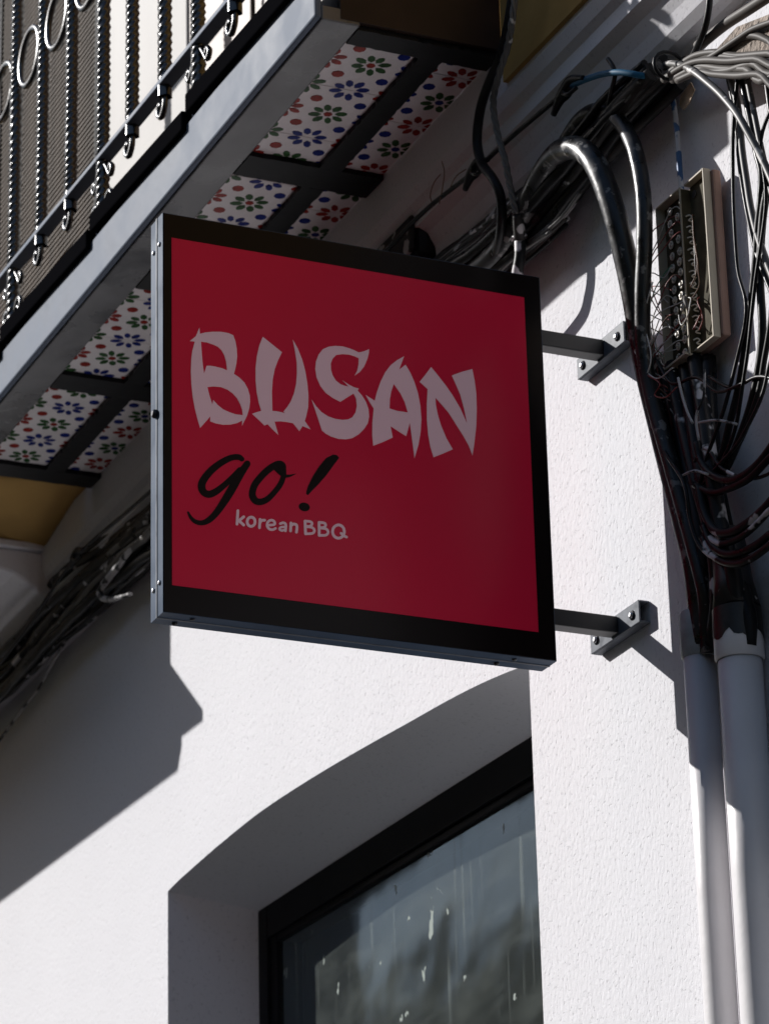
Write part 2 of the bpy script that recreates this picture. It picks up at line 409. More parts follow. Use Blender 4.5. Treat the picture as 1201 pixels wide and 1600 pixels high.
pane = b.build('pane', 'glass', win)
if pane.data.polygons[0].normal.y > 0: pane.data.flip_normals()
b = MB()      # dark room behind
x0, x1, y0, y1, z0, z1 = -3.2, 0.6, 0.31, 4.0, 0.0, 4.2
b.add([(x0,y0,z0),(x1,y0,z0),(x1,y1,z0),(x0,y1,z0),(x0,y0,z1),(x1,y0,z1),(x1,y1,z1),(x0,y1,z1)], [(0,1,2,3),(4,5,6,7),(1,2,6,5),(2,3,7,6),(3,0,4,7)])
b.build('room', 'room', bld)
# string course: plain band, then two small steps under the upper storey
b = MB()
prof = [(0.0, 4.470), (-0.012, 4.478), (-0.030, 4.482), (-0.042, 4.497), (-0.050, 4.520), (-0.064, 4.545), (-0.084, 4.560), (-0.084, 4.590), (-0.098, 4.600), (-0.108, 4.622), (-0.108, 4.715), (0.0, 4.725)]
for (y0, z0), (y1, z1) in zip(prof[:-1], prof[1:]):
    b.add([(-30,y0,z0),(12,y0,z0),(12,y1,z1),(-30,y1,z1)], [(0,1,2,3)])
b.build('string_course', 'white_smooth', bld)
# ochre storey
UY = -0.08
b = MB()
b.box(-30, 12, UY, 0.30, 4.862, 9.5)
b.box(-0.165, 12, -0.118, UY-.0005, 4.632, 9.5)
b.build('upper_wall', 'ochre', bld)
b = MB(); b.box(-2.365, -1.80, UY-.026, UY-.002, 4.87, 7.2)
b.box(-3.26, -3.225, UY-.026, UY-.002, 4.87, 7.2)
b.build('door_surround', 'white_wood', bld, 0.004)
b = MB(); b.box(-1.80, -0.9, UY-.02, UY-.0022, 4.87, 7.1)
for x in (-1.74, -1.33): b.box(x, x+.34, UY-.028, UY-.0201, 5.2, 6.9)
b.build('door', 'door', bld, 0.004)
sh = thing('louvre_shutter', None, None); sh.parent = bld
sh['label'] = 'dark louvred shutter with thin weathered slats behind the railing'
SX0, SX1 = -3.17, -2.40
b = MB(); b.box(SX0-.055, SX0, UY-.041, UY-.0022, 4.87, 7.0); b.box(SX1, SX1+.034, UY-.041, UY-.0024, 4.87, 7.0); b.box(SX0, SX1, UY-.006, UY-.0026, 4.87, 7.0)  # last box: near-black sheet standing in for shade between the slats
b.build('shutter_frame_and_shade', 'shutter', sh)
proto = None
for i in range(84):
    z = 5.25+i*0.0148
    if proto is None:
        q = MB(); q.box(SX0, SX1, UY-.037, UY-.030, -.0027, .0027)
        proto = q.build('slat', 'slat', sh); proto.location = (0, 0, z)
    else: share('slat', proto, sh, (0, 0, z))
# broken render showing cement beside the conduit
b = MB()
cp = WL([(1098,112),(1120,75),(1150,42),(1201,22),(1260,-10),(1260,90),(1215,112),(1190,95),(1165,108),(1140,102),(1118,118)], .062)
b.add([(p.x, -0.062, p.z) for p in cp]+[(p.x, 0.0, p.z) for p in cp], [tuple(range(len(cp)))]+[(i, (i+1) % len(cp), len(cp)+(i+1) % len(cp), len(cp)+i) for i in range(len(cp))])
b.build('cement_patch', 'cement', bld)

# ------------------------------------------------------------------ building across the street (seen in the pane)
opp = thing('opposite_building', 'olive grey building across the street mirrored in the window pane', 'building', loc=(0, 0, 0))
OY, OH = -7.3, 7.45
b = MB(); b.box(-45, 25, OY-8, OY, 0, OH); b.build('wall', 'opp', opp)
b = MB(); b.box(-45.3, 25.3, OY-8, OY+0.35, OH+.002, OH+0.14); b.build('roof', 'roof', opp)
wp = None
for i in range(16):
    for z in (1.2, 4.6):
        if wp is None:
            q = MB(); q.box(0, 1.1, OY+0.001, OY+0.03, 0, 2.0); wp = q.build('window', 'opp_glass', opp); wp.location = (-42, 0, z)
        else: share('window', wp, opp, (-42+i*4.0, 0, z))

# ================================================================== BALCONY
bal = thing('tiled_balcony', 'shallow grey balcony with patterned tiles underneath and black iron railing', 'balcony', loc=(0.193, -0.1057, 0.0643))
bal.scale = (0.96, 0.96, 0.96)      # surveyed slightly large, brought to size here
BX0, BX1, BF, BZ = -2.745, -0.386, -0.392, 4.829
b = MB(); b.box(BX0, BX1, BF, -0.378, BZ, BZ+0.105); b.build('fascia', 'grey_paint', bal, 0.004)
b = MB(); b.box(BX0+.01, BX1-.012, -0.3395, -0.0065, BZ+.03, BZ+0.09); b.build('slab', 'brown_paint', bal)
b = MB(); b.box(BX1-0.0118, BX1-.001, -0.339, -0.0068, BZ+.006, BZ+0.26); b.build('end_plate', 'brown_paint', bal)
# soffit frame: front strip and black trims, all real bars below the tiles
b = MB(); b.box(BX0+.002, BX1-.002, -0.3775, -0.299, BZ-.0025, BZ+.028); b.build('front_strip', 'soffit_paint', bal, 0.003)
panels = [(-0.943, -0.456), (-1.522, -1.032), (-2.100, -1.608), (-2.660, -2.184)]
edges = [BX1-.002]
def wavy_bar(x0, x1, y0, y1, along, seed):
    """hand painted trim bar whose long edges wander a little"""
    q = MB(); L = (x1-x0) if along == 'x' else (y1-y0); n = max(4, int(L/0.012)); top = []; bot = []
    for i in range(n+1):
        t = i/n
        a = noise.noise(Vector((t*L*70, seed, 0)))*0.0035; c = noise.noise(Vector((t*L*70, seed+9, 0)))*0.0035
        if along == 'x': top.append((x0+(x1-x0)*t, y0+a)); bot.append((x0+(x1-x0)*t, y1+c))
        else: top.append((x0+a, y0+(y1-y0)*t)); bot.append((x1+c, y0+(y1-y0)*t))
    for i in range(n):
        a, c, d, e = top[i], top[i+1], bot[i+1], bot[i]
        q.hexa([(a[0],a[1],BZ-.004),(c[0],c[1],BZ-.004),(d[0],d[1],BZ-.004),(e[0],e[1],BZ-.004),(a[0],a[1],BZ+.0295),(c[0],c[1],BZ+.0295),(d[0],d[1],BZ+.0295),(e[0],e[1],BZ+.0295)])
    return q
gaps = [(panels[0][1], BX1-.0125)]+[(panels[i+1][1], panels[i][0]) for i in range(3)]+[(BX0+.01, panels[3][0])]
for i, (x0, x1) in enumerate(gaps):
    wavy_bar(x0, x1, -0.299, -0.006, 'y', i*3.3).build('cross_trim', 'black_trim', bal)
for i, (x0, x1) in enumerate(panels):
    wavy_bar(x0, x1, -0.148, -0.100, 'x', 40+i*2.7).build('middle_trim', 'black_trim', bal)
TZ = BZ+0.008
def petal_poly(cx, cy, ang, r0, r1, hw):
    pts = [(r0,0),(r0+(r1-r0)*.3,hw),(r0+(r1-r0)*.72,hw),(r1,hw*.35),(r1,-hw*.35),(r0+(r1-r0)*.72,-hw),(r0+(r1-r0)*.3,-hw)]
    ca, sa = math.cos(ang), math.sin(ang)
    return [(cx+x*ca-y*sa, cy+x*sa+y*ca) for x, y in pts]
def disc_poly(cx, cy, r, n=8, st=1.0):
    return [(cx+r*st*math.cos(2*math.pi*k/n+.39), cy+r*math.sin(2*math.pi*k/n+.39)) for k in range(n)]
CI = {'R': 0, 'B': 1, 'G': 2}
def tile(x0, x1, y0, y1, cx, cy, row):
    t = MB(); g = 0.0013
    t.box(x0+g, x1-g, y0, y1, TZ, TZ+.012)
    o = t.build('soffit_tile', 'tile', bal)
    q = MB(); h = 0.105; hy = 0.0925
    if row == 0:
        fl = {(0,0):('G','R'),(-1,0):('B','R'),(1,0):('B','R'),(0,-1):('R','G'),(-1,-1):('G','R'),(1,-1):('G','R'),(0,1):('B','R'),(-1,1):('R','B'),(1,1):('R','B')}
        dots = {(-1,-1):'R',(1,-1):'R',(-1,1):'B',(1,1):'B'}
    else:
        fl = {(0,0):('G','B'),(-1,0):('R','B'),(1,0):('R','B'),(0,-1):('B','R'),(-1,-1):('R','G'),(1,-1):('R','G'),(0,1):('R','G'),(-1,1):('G','R'),(1,1):('G','R')}
        dots = {(-1,-1):'B',(1,-1):'B',(-1,1):'G',(1,1):'G'}
    def put(poly, c, ccx, ccy):
        if not (x0+.002 < ccx < x1-.002 and y0-.008 < ccy < y1+.008): return
        poly = [(min(max(x, x0+.0012), x1-.0012), min(max(y, y0), y1)) for x, y in poly]
        n_ = len(poly)
        q.add([(x, y, TZ-.0012) for x, y in poly]+[(x, y, TZ+.001) for x, y in poly], [tuple(range(n_))]+[(k, (k+1) % n_, n_+(k+1) % n_, n_+k) for k in range(n_)], CI[c])
    for (u, v), (pc, cc) in fl.items():
        fx, fy = cx+u*h, cy+v*hy
        put(disc_poly(fx, fy, .0092, 6), cc, fx, fy)
        for k in range(8):
            an = (k+.5)*math.pi/4+random.uniform(-.05, .05)
            rr = random.uniform(.037, .041)
            put(petal_poly(fx, fy, an, .0135, rr, random.uniform(.0064, .0078)), pc, fx+.025*math.cos(an), fy+.025*math.sin(an))
    for (u, v), c in dots.items():
        fx, fy = cx+u*h/2, cy+v*hy/2
        put(disc_poly(fx, fy, .0125, 8), c, fx, fy)
    if q.v: tag(q.build('glazed_motif', ['t_red', 't_blue', 't_green'], o), kind='stuff')
for i, (x0, x1) in enumerate(panels):
    base = [-0.535, -1.16, -1.79, -2.41][i]
    for row, (y0, y1, cy) in enumerate(((-0.3055, -0.1208, -0.213), (-0.1204, -0.0065, -0.028))):
        bs = base if row == 0 else base-0.088
        k0 = -4
        for k in range(-4, 5):
            cx = bs+k*0.21
            a, c = max(x0-.008, cx-.105), min(x1+.008, cx+.105)
            if c-a > 0.012: tile(a, c, y0, y1, cx, cy, row)

# railing -----------------------------------------------------------
RY = -0.368
def railz(x): return 5.114-0.028*(x+0.843)
b = MB()
p0, p1 = -2.74, -0.40
b.hexa([(p0,RY-.016,railz(p0)-.006),(p1,RY-.016,railz(p1)-.006),(p1,RY+.016,railz(p1)-.006),(p0,RY+.016,railz(p0)-.006),
        (p0,RY-.016,railz(p0)+.006),(p1,RY-.016,railz(p1)+.006),(p1,RY+.016,railz(p1)+.006),(p0,RY+.016,railz(p0)+.006)])
b.build('lower_rail', 'grey_paint', bal, 0.002)
b = MB(); b.box(-2.74, -0.39, RY-.022, RY+.022, 6.02, 6.036); b.build('top_rail', 'iron', bal, 0.003)
posts = [-2.256, -1.631, -1.047, -0.45]
hooks = [-2.66, -2.45, -2.053, -1.846, -1.442, -1.242, -0.843, -0.645]
def twisted(z0, z1, hw, pitch=0.075, plain=0.05):
    """square bar twisted cold, its arrises rounded by many coats of paint"""
    q = MB(); n = int((z1-z0)/0.003); ang = 0; vs = []; K = 16
    for i in range(n+1):
        z = z0+(z1-z0)*i/n
        tw = min(1, max(0, (z-z0-plain)/.03))*min(1, max(0, (z1-plain-z)/.03))
        ang += tw*2*math.pi/pitch*(z1-z0)/n*(1+.35*noise.noise(Vector((z*9, 3.3, hw*700))))
        for k in range(K):
            a = 2*math.pi*k/K; r_ = hw*1.12*(1+.12*math.cos(4*a))*(1+.06*noise.noise(Vector((z*28, hw*900, 0))))
            vs.append((r_*math.cos(a+ang), r_*math.sin(a+ang), z))
    fs = [(i*K+k, i*K+(k+1) % K, (i+1)*K+(k+1) % K, (i+1)*K+k) for i in range(n) for k in range(K)]
    q.add(vs, fs, 0, True)
    return q
def curl(pts, w=0.006):
    q = MB(); q.tube(smooth_path([Vector((x, 0, z)) for x, z in pts], 6), w, 6); return q
tp = None
for x in posts:
    if tp is None: tp = twisted(-0.205, 0.93, .0134).build('baluster', 'iron', bal); tp.location = (x, RY, railz(x))
    else: tp2 = share('baluster', tp, bal, (x, RY, railz(x)))
hp = None
for x in hooks:
    if hp is None: hp = twisted(-0.03, 0.93, .0128, plain=.02).build('baluster', 'iron', bal); hp.location = (x, RY, railz(x))
    else: share('baluster', hp, bal, (x, RY, railz(x)))
# curled feet under the rail
ft = curl([(0,-.005),(0,-.03),(-.004,-.052),(-.020,-.066),(-.036,-.058),(-.038,-.042),(-.028,-.034),(-.020,-.042)], .0068).build('scroll', 'iron', bal)
ft.location = (hooks[0], RY, railz(hooks[0]))
for x in hooks[1:]: share('scroll', ft, bal, (x, RY, railz(x)))
# paired C scrolls on the posts
cs = curl([(.012,-.015),(.030,-.035),(.050,-.060),(.062,-.048),(.052,-.036),(.044,-.046)], .0062).build('scroll', 'iron', bal)
cs.location = (posts[0], RY, railz(posts[0]))
cs2 = curl([(.008,-.165),(.014,-.130),(.030,-.104),(.052,-.100),(.060,-.116),(.050,-.128),(.042,-.118)], .0062).build('scroll', 'iron', bal)
cs2.location = (posts[0], RY, railz(posts[0]))
for x in posts:
    for sx in (-1, 1):
        if not (x == posts[0] and sx == 1):
            share('scroll', cs, bal, (x, RY, railz(x)), scale=(sx, 1, 1)); share('scroll', cs2, bal, (x, RY, railz(x)), scale=(sx, 1, 1))
# rings between the bars higher up
rg = MB(); rg.tube([Vector((.066*math.cos(t*math.pi/16), 0, .070*math.sin(t*math.pi/16))) for t in range(33)], .0085, 8, cap=False)
rg = rg.build('ring', 'iron', bal); xs = sorted(posts+hooks)
first = True
for a, c in zip(xs[:-1], xs[1:]):
    x = (a+c)/2; z = 5.655-.03*(x+1.8)
    sx = ((c-a)/2-.008)/.066
    if first: rg.location = (x, RY, z); rg.scale = (min(1.1, sx), 1, 1); first = False
    else: share('ring', rg, bal, (x, RY, z), scale=(min(1.1, sx), 1, 1))
# rivets on the rail
rv = MB(); rv.cyl((0,0,-.011), (0,0,.011), .0065, sides=10); rv = rv.build('rivet', 'grey_paint', bal); rv.location = (xs[0], RY-.004, railz(xs[0]))
for x in xs[1:]: share('rivet', rv, bal, (x, RY-.004, railz(x)))
# black edging bars between the posts
pe = [-2.74]+posts[:3]+[-0.39]
for a, c in zip(pe[:-1], pe[1:]):
    b = MB()
    z0, z1 = 4.945, 4.918
    b.hexa([(a+.012,BF-.012,z0),(c-.006,BF-.012,z1),(c-.006,BF+.012,z1),(a+.012,BF+.012,z0),(a+.012,BF-.012,z0+.045),(c-.006,BF-.012,z1+.045),(c-.006,BF+.012,z1+.045),(a+.012,BF+.012,z0+.045)])
    b.build('edging_bar', 'edging', bal, 0.004)

# ------------------------------------------------------------------ ochre balcony next door (its near end and its shadow)
nb = thing('ochre_balcony', 'ochre plastered ledge on a white corbel past the far end of the tiled balcony', 'balcony')
NX = -2.78
b = MB()
b.hexa([(-3.3,-0.36,4.715),(-2.47,-0.36,4.70),(-2.47,-0.09,4.735),(-2.78,-0.09,4.672),(-3.3,-0.36,4.86),(-2.47,-0.36,4.86),(-2.47,-0.09,4.86),(-2.78,-0.09,4.86)])
b.build('slab', 'ochre', nb, 0.006)
b = MB()
b.box(-5.2, NX, -.475, -.3602, 4.74, 4.95)
b.hexa([(-5.2,-.652,4.665),(NX,-.641,4.598),(NX,-.468,4.615),(-5.2,-.468,4.68),(-5.2,-.652,4.74),(NX,-.641,4.627),(NX,-.468,4.645),(-5.2,-.468,4.7395)])
b.box(-5.2, -2.98, -.64, -.4755, 4.7405, 4.95)
b.hexa([(-5.2,-.70,4.63),(-3.0,-.69,4.575),(-2.93,-.655,4.595),(-5.2,-.655,4.66),(-5.2,-.70,4.78),(-3.0,-.69,4.72),(-2.93,-.655,4.72),(-5.2,-.655,4.78)])
b.build('front_beam', 'ochre', nb, 0.004)
# white corbel with rounded underside
b = MB(); prof = [(0.0,4.52),(-.05,4.525),(-.09,4.54),(-.13,4.57),(-.18,4.60),(-.25,4.615),(-.34,4.62),(-.34,4.665),(0.0,4.665)]
xa, xb = -3.7, -2.80
b.add([(xb, y, z) for y, z in prof]+[(xa, y, z) for y, z in prof], [tuple(range(len(prof)))]+[(i, (i+1) % len(prof), len(prof)+(i+1) % len(prof), len(prof)+i) for i in range(len(prof))])
b.build('corbel', 'white_smooth', nb, 0.008)
b = MB(); b.box(-3.75, -2.785, -0.355, -0.003, 4.6655, 4.684); b.build('corbel_cap', 'white_smooth', nb, 0.004)

# ================================================================== SIGN
sign = thing('blade_sign', 'square red and black sign board with off white and black lettering on two wall arms', 'sign')
SY0, SY1, SZ0, SZ1, ST = -0.8375, -0.1465, 3.462, 4.162, 0.056
def S2(px, py, dx): p = S(px, py, 0); return (dx, p.y, p.z)
h = -ST/2
for nm, x0, x1 in (('front_cabinet', h+.0006, -.0015), ('back_cabinet', -ST, h-.0006)):
    b = MB()
    b.box(x0, x1, SY0, SY0+.003, SZ0, SZ1); b.box(x0, x1, SY1-.003, SY1, SZ0, SZ1)
    b.box(x0, x1, SY0+.003, SY1-.003, SZ0, SZ0+.003); b.box(x0, x1, SY0+.003, SY1-.003, SZ1-.003, SZ1)
    b.build(nm, 'alu', sign)
b = MB(); b.box(h-.0022, h+.0022, SY0-.0012, SY0+.004, SZ0-.001, SZ1+.001); b.box(h-.0022, h+.0022, SY0+.004, SY1, SZ0-.0012, SZ0+.004); b.build('seam_strip', 'galv', sign)
b = MB(); b.box(-.0045, -.0002, SY0+.0008, SY1-.0008, SZ0+.0008, SZ1-.0008); b.build('face_panel', 'face_black', sign, 0.0012)
b = MB(); b.box(-ST+.0002, -ST+.0045, SY0+.0008, SY1-.0008, SZ0+.0008, SZ1-.0008); b.build('back_panel', 'face_black', sign)
b = MB(); b.box(-ST-.0008, -ST+.0001, SY0+.05, SY1-.04, SZ0+.06, SZ1-.06); b.build('back_red_panel', 'back_red', sign)
b = MB()
c4 = [S2(269.5,372,0), S2(820,465,0), S2(838.5,988,0), S2(267.5,913.5,0)]
y0 = (c4[0][1]+c4[3][1])/2; y1 = (c4[1][1]+c4[2][1])/2; z1 = (c4[0][2]+c4[1][2])/2; z0 = (c4[2][2]+c4[3][2])/2
b.box(-.0002+.0001, .0007, y0, y1, z0, z1); b.build('red_panel', 'face_red', sign)
LX = 0.0012
def letter(outline, holes, ox, oy, s, m, name='letter'):
    loops = [outline]+holes
    pts = [[S2(ox+x/s, oy+y/s, LX) for x, y in lp] for lp in loops]
    tris = tessellate_polygon([[Vector((p[1], p[2], 0)) for p in lp] for lp in pts])
    flat = [p for lp in pts for p in lp]
    q = MB(); q.add(flat, [tuple(t) for t in tris])
    n0 = 0
    for lp in pts:      # thin vinyl edge
        k = len(lp)
        q.add([p for p in lp]+[(LX-.0005, p[1], p[2]) for p in lp], [(i, (i+1) % k, k+(i+1) % k, k+i) for i in range(k)])
    return q.build(name, m, sign)
def stroke_poly(pts, sub=6):
    """closed outline round a brush stroke given as (x, y, half width)"""
    P = smooth_path([Vector(p) for p in pts], sub) if len(pts) > 2 else [Vector(p) for p in pts]
    L, Rr = [], []
    for i, p in enumerate(P):
        t = P[min(i+1, len(P)-1)]-P[max(i-1, 0)]; t.z = 0; t.normalize(); n_ = Vector((-t.y, t.x, 0))
        L.append(Vector((p.x, p.y, 0))+n_*p.z); Rr.append(Vector((p.x, p.y, 0))-n_*p.z)
    return P, L, Rr
def stroke_letter(strokes, ox, oy, s, m):
    q = MB(); lift = 0
    for st in strokes:
        P, L, Rr = stroke_poly(st); lift += .00006
        vs = [S2(ox+v.x/s, oy+v.y/s, LX+lift) for v in L]+[S2(ox+v.x/s, oy+v.y/s, LX+lift) for v in Rr]
        n_ = len(L); q.add(vs, [(i, i+1, n_+i+1, n_+i) for i in range(n_-1)])
        for e, sg in ((0, -1), (n_-1, 1)):      # round ends
            c = P[e]; o = [S2(ox+(c.x+c.z*math.cos(a*math.pi/6))/s, oy+(c.y+c.z*math.sin(a*math.pi/6))/s, LX+lift+(.00002 if e else .00004)) for a in range(12)]
            q.add(o, [tuple(range(12))])
    return q.build('letter', m, sign)
k6 = 6.005
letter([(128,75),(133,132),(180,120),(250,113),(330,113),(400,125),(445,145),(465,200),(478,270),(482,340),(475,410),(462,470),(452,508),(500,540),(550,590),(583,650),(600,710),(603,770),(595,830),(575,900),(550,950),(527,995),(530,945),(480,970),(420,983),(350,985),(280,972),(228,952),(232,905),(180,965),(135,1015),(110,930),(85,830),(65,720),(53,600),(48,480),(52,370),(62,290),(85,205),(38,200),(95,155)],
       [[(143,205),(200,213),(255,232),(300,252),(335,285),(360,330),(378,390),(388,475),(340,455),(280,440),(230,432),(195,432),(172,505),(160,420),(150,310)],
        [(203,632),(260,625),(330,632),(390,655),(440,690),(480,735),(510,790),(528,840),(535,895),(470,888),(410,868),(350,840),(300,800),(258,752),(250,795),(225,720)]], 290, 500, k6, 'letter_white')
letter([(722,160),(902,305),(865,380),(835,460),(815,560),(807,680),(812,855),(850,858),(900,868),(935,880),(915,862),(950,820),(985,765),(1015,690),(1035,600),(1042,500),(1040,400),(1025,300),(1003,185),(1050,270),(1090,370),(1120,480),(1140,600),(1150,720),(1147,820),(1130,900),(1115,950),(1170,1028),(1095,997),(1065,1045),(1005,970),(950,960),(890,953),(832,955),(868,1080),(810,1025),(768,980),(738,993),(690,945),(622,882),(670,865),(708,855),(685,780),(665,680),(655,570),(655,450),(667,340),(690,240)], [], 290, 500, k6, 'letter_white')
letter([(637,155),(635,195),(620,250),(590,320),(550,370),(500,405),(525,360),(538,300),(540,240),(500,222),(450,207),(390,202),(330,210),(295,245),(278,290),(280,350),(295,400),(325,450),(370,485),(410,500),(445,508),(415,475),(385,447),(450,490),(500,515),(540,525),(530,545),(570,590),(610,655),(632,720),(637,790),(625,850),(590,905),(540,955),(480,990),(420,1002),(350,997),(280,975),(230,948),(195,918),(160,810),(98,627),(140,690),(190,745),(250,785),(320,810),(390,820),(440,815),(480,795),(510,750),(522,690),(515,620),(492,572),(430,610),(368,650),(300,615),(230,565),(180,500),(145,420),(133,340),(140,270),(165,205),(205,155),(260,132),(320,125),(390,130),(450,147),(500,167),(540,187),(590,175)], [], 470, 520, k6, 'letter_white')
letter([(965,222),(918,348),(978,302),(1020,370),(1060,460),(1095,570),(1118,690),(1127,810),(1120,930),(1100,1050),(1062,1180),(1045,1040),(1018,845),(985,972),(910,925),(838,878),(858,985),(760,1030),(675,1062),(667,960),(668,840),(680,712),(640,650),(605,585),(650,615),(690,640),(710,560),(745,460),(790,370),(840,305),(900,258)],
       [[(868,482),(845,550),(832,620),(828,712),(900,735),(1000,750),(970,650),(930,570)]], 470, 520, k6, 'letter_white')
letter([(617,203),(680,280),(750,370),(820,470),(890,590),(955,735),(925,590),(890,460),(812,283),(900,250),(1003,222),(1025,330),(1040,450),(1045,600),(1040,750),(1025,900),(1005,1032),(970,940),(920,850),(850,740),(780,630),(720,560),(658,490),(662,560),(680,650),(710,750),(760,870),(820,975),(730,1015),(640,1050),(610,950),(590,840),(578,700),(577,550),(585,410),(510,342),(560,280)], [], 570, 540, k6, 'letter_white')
g5 = (285, 690, 4.619, 'letter_black')
stroke_letter([[(428,128,18),(405,114,21),(355,117,22),(285,150,24),(212,205,26),(157,270,27),(138,320,28),(152,365,26),(190,382,26),(238,364,25),(290,325,22),(350,270,20),(410,200,14)],
               [(466,162,24),(430,215,27),(385,290,30),(340,370,30),(290,450,27),(240,520,24),(190,568,22),(140,588,18),(95,580,16),(62,552,12),(40,512,7)]], *g5)
stroke_letter([[(728,215,16),(722,178,24),(690,163,24),(630,195,25),(570,250,25),(520,315,25),(503,380,25),(522,425,25),(560,437,24),(610,418,22),(660,370,20),(705,310,20),(728,250,18),(728,205,20)],
               [(672,190,20),(700,215,22),(722,240,16)], [(728,252,13),(770,249,9),(815,235,2)]], *g5)
ex = [(1085,95),(1110,98),(1130,118),(1090,170),(1040,240),(980,310),(930,360),(905,388),(892,380),(893,360),(905,320),(940,250),(985,180),(1035,120)]
o = letter(ex, [], 285, 690, 4.619, 'letter_black')
dot = []
for a in range(16):
    t = a*math.pi/8; x, y = 41*math.cos(t), 31*math.sin(t); r_ = 0.25
    dot.append((878+x*math.cos(r_)-y*math.sin(r_), 473+x*math.sin(r_)+y*math.cos(r_)))
letter(dot, [], 285, 690, 4.619, 'letter_black', 'letter_dot')
def hw(pts, w_=13): return [(x, y, w_) for x, y in pts]
def ell(cx, cy, rx, ry, w_=13): return [(cx+rx*math.cos(t*math.pi/6), cy+ry*math.sin(t*math.pi/6), w_) for t in range(13)]
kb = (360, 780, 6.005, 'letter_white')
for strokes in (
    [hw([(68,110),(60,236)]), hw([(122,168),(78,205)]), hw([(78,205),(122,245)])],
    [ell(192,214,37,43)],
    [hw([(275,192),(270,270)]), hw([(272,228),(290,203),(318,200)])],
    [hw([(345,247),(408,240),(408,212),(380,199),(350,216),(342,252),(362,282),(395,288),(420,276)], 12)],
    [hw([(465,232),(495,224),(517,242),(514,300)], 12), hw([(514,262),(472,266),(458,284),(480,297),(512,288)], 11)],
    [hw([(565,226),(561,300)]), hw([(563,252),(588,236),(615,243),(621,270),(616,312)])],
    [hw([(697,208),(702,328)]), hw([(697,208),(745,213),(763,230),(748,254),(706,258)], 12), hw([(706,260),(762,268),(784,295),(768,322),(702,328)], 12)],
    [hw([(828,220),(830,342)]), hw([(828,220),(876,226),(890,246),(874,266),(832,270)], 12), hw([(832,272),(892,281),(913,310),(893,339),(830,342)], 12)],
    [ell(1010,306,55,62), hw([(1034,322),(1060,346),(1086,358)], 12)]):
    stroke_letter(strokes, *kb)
# screws on the cabinet edge
def screw(parent, loc, ax, r=.0045, name='screw', m='screw', ln=.003):
    q = MB(); a = Vector(ax).normalized(); p = Vector(loc)
    q.tube([p-a*.0005, p+a*ln*.6, p+a*ln], [r, r, r*.55], 12)
    o = q.build(name, [m, 'screw_dark'], parent)
    return o
for z in (SZ1-.052, SZ0+.054):
    screw(sign, (h+.013, SY0, z), (0,-1,0), .0042); screw(sign, (h-.014, SY0, z-.004), (0,-1,0), .0042)
screw(sign, (h-.002, SY0-.0012, 3.812), (0,-1,0), .0075, 'bolt', 'screw_dark', .007)
for y in (SY0+.055, SY0+.62):
    screw(sign, (h+.013, y, SZ0), (0,0,-1), .0042, m='screw_dark'); screw(sign, (h-.013, y-.02, SZ0), (0,0,-1), .0045, m='screw_dark', ln=.005)
# arms and wall channels
for zc in ((S(850,527,-.0125).z), (S(870,963,-.0125).z)):
    b = MB(); b.box(h-.0148, h+.0148, SY1+.0002, -0.0215, zc-.0148, zc+.0148)
    arm = b.build('arm', 'arm', sign, 0.002)
    b = MB(); xa, xb = h-.088, h+.088
    b.box(xa, xb, -0.0212, -0.0182, zc-.0195, zc+.0195)
    b.box(xa, xb, -0.018, -0.0005, zc-.0195, zc-.0165); b.box(xa, xb, -0.018, -0.0005, zc+.0165, zc+.0195)
    b.build('wall_channel', 'galv', arm, 0.001)
    for sx in (-1, 1):
        screw(arm, (h+sx*.065, -0.0212, zc-.001), (0,-1,0), .0085, 'washer', 'screw_dark', .002)
        screw(arm, (h+sx*.065, -0.0232, zc-.001), (0,-1,0), .0058, 'screw', 'screw', .004)

# ================================================================== CONDUIT PIPES
def pipe(name, x, y, r, ztop, zjoin, label, coupl_m, tape=False):
    t = thing(name, label, 'pipe', loc=(x, y, 0))
    q = MB(); zs = [0.0]+[0.5*i for i in range(1, int(zjoin/0.5)+1)]+[zjoin]
    q.tube([Vector((0, 0, z)) for z in zs], r, 28); q.build('tube', 'pvc', t)
    q = MB(); R2 = r*1.13
    q.tube([Vector((0,0,zjoin-.004)), Vector((0,0,zjoin)), Vector((0,0,ztop-.004)), Vector((0,0,ztop))], [R2-.003, R2, R2, R2-.002], 28, cap=False)
    q.tube([Vector((0,0,ztop)), Vector((0,0,ztop-.03))], [R2-.002, r*.9], 28, cap=False)
    q.build('coupling', coupl_m, t)
    return t
pipe('conduit_pipe', 0.270, -0.032, .0262, 3.468, 3.395, 'slimmer white conduit pipe with grey coupling, nearer the sign', 'pvc_grey')
t = pipe('conduit_pipe', 0.408, -0.040, .0345, 3.40, 3.345, 'thicker white conduit pipe with black tape round its painted collar', 'pvc')
q = MB()      # ragged black tape
R3 = .0345*1.15; lo = []; hi = []
for k in range(36):
    a = k*math.pi/18; zz = 3.376+.012*noise.noise(Vector((math.cos(a)*2.6, math.sin(a)*2.6, 4)))+.006*math.sin(a*5)
    lo.append((R3*math.cos(a), R3*math.sin(a), zz)); hi.append((R3*.97*math.cos(a), R3*.97*math.sin(a), 3.425))
q.add(lo+hi, [(k, (k+1) % 36, 36+(k+1) % 36, 36+k) for k in range(36)], 0, True)
q.tube([Vector((0,0,3.425)), Vector((-.004,0,3.47)), Vector((-.014,0,3.56))], [R3*.97, .031, .026], 20)
q.build('tape_wrap', 'tape', t)

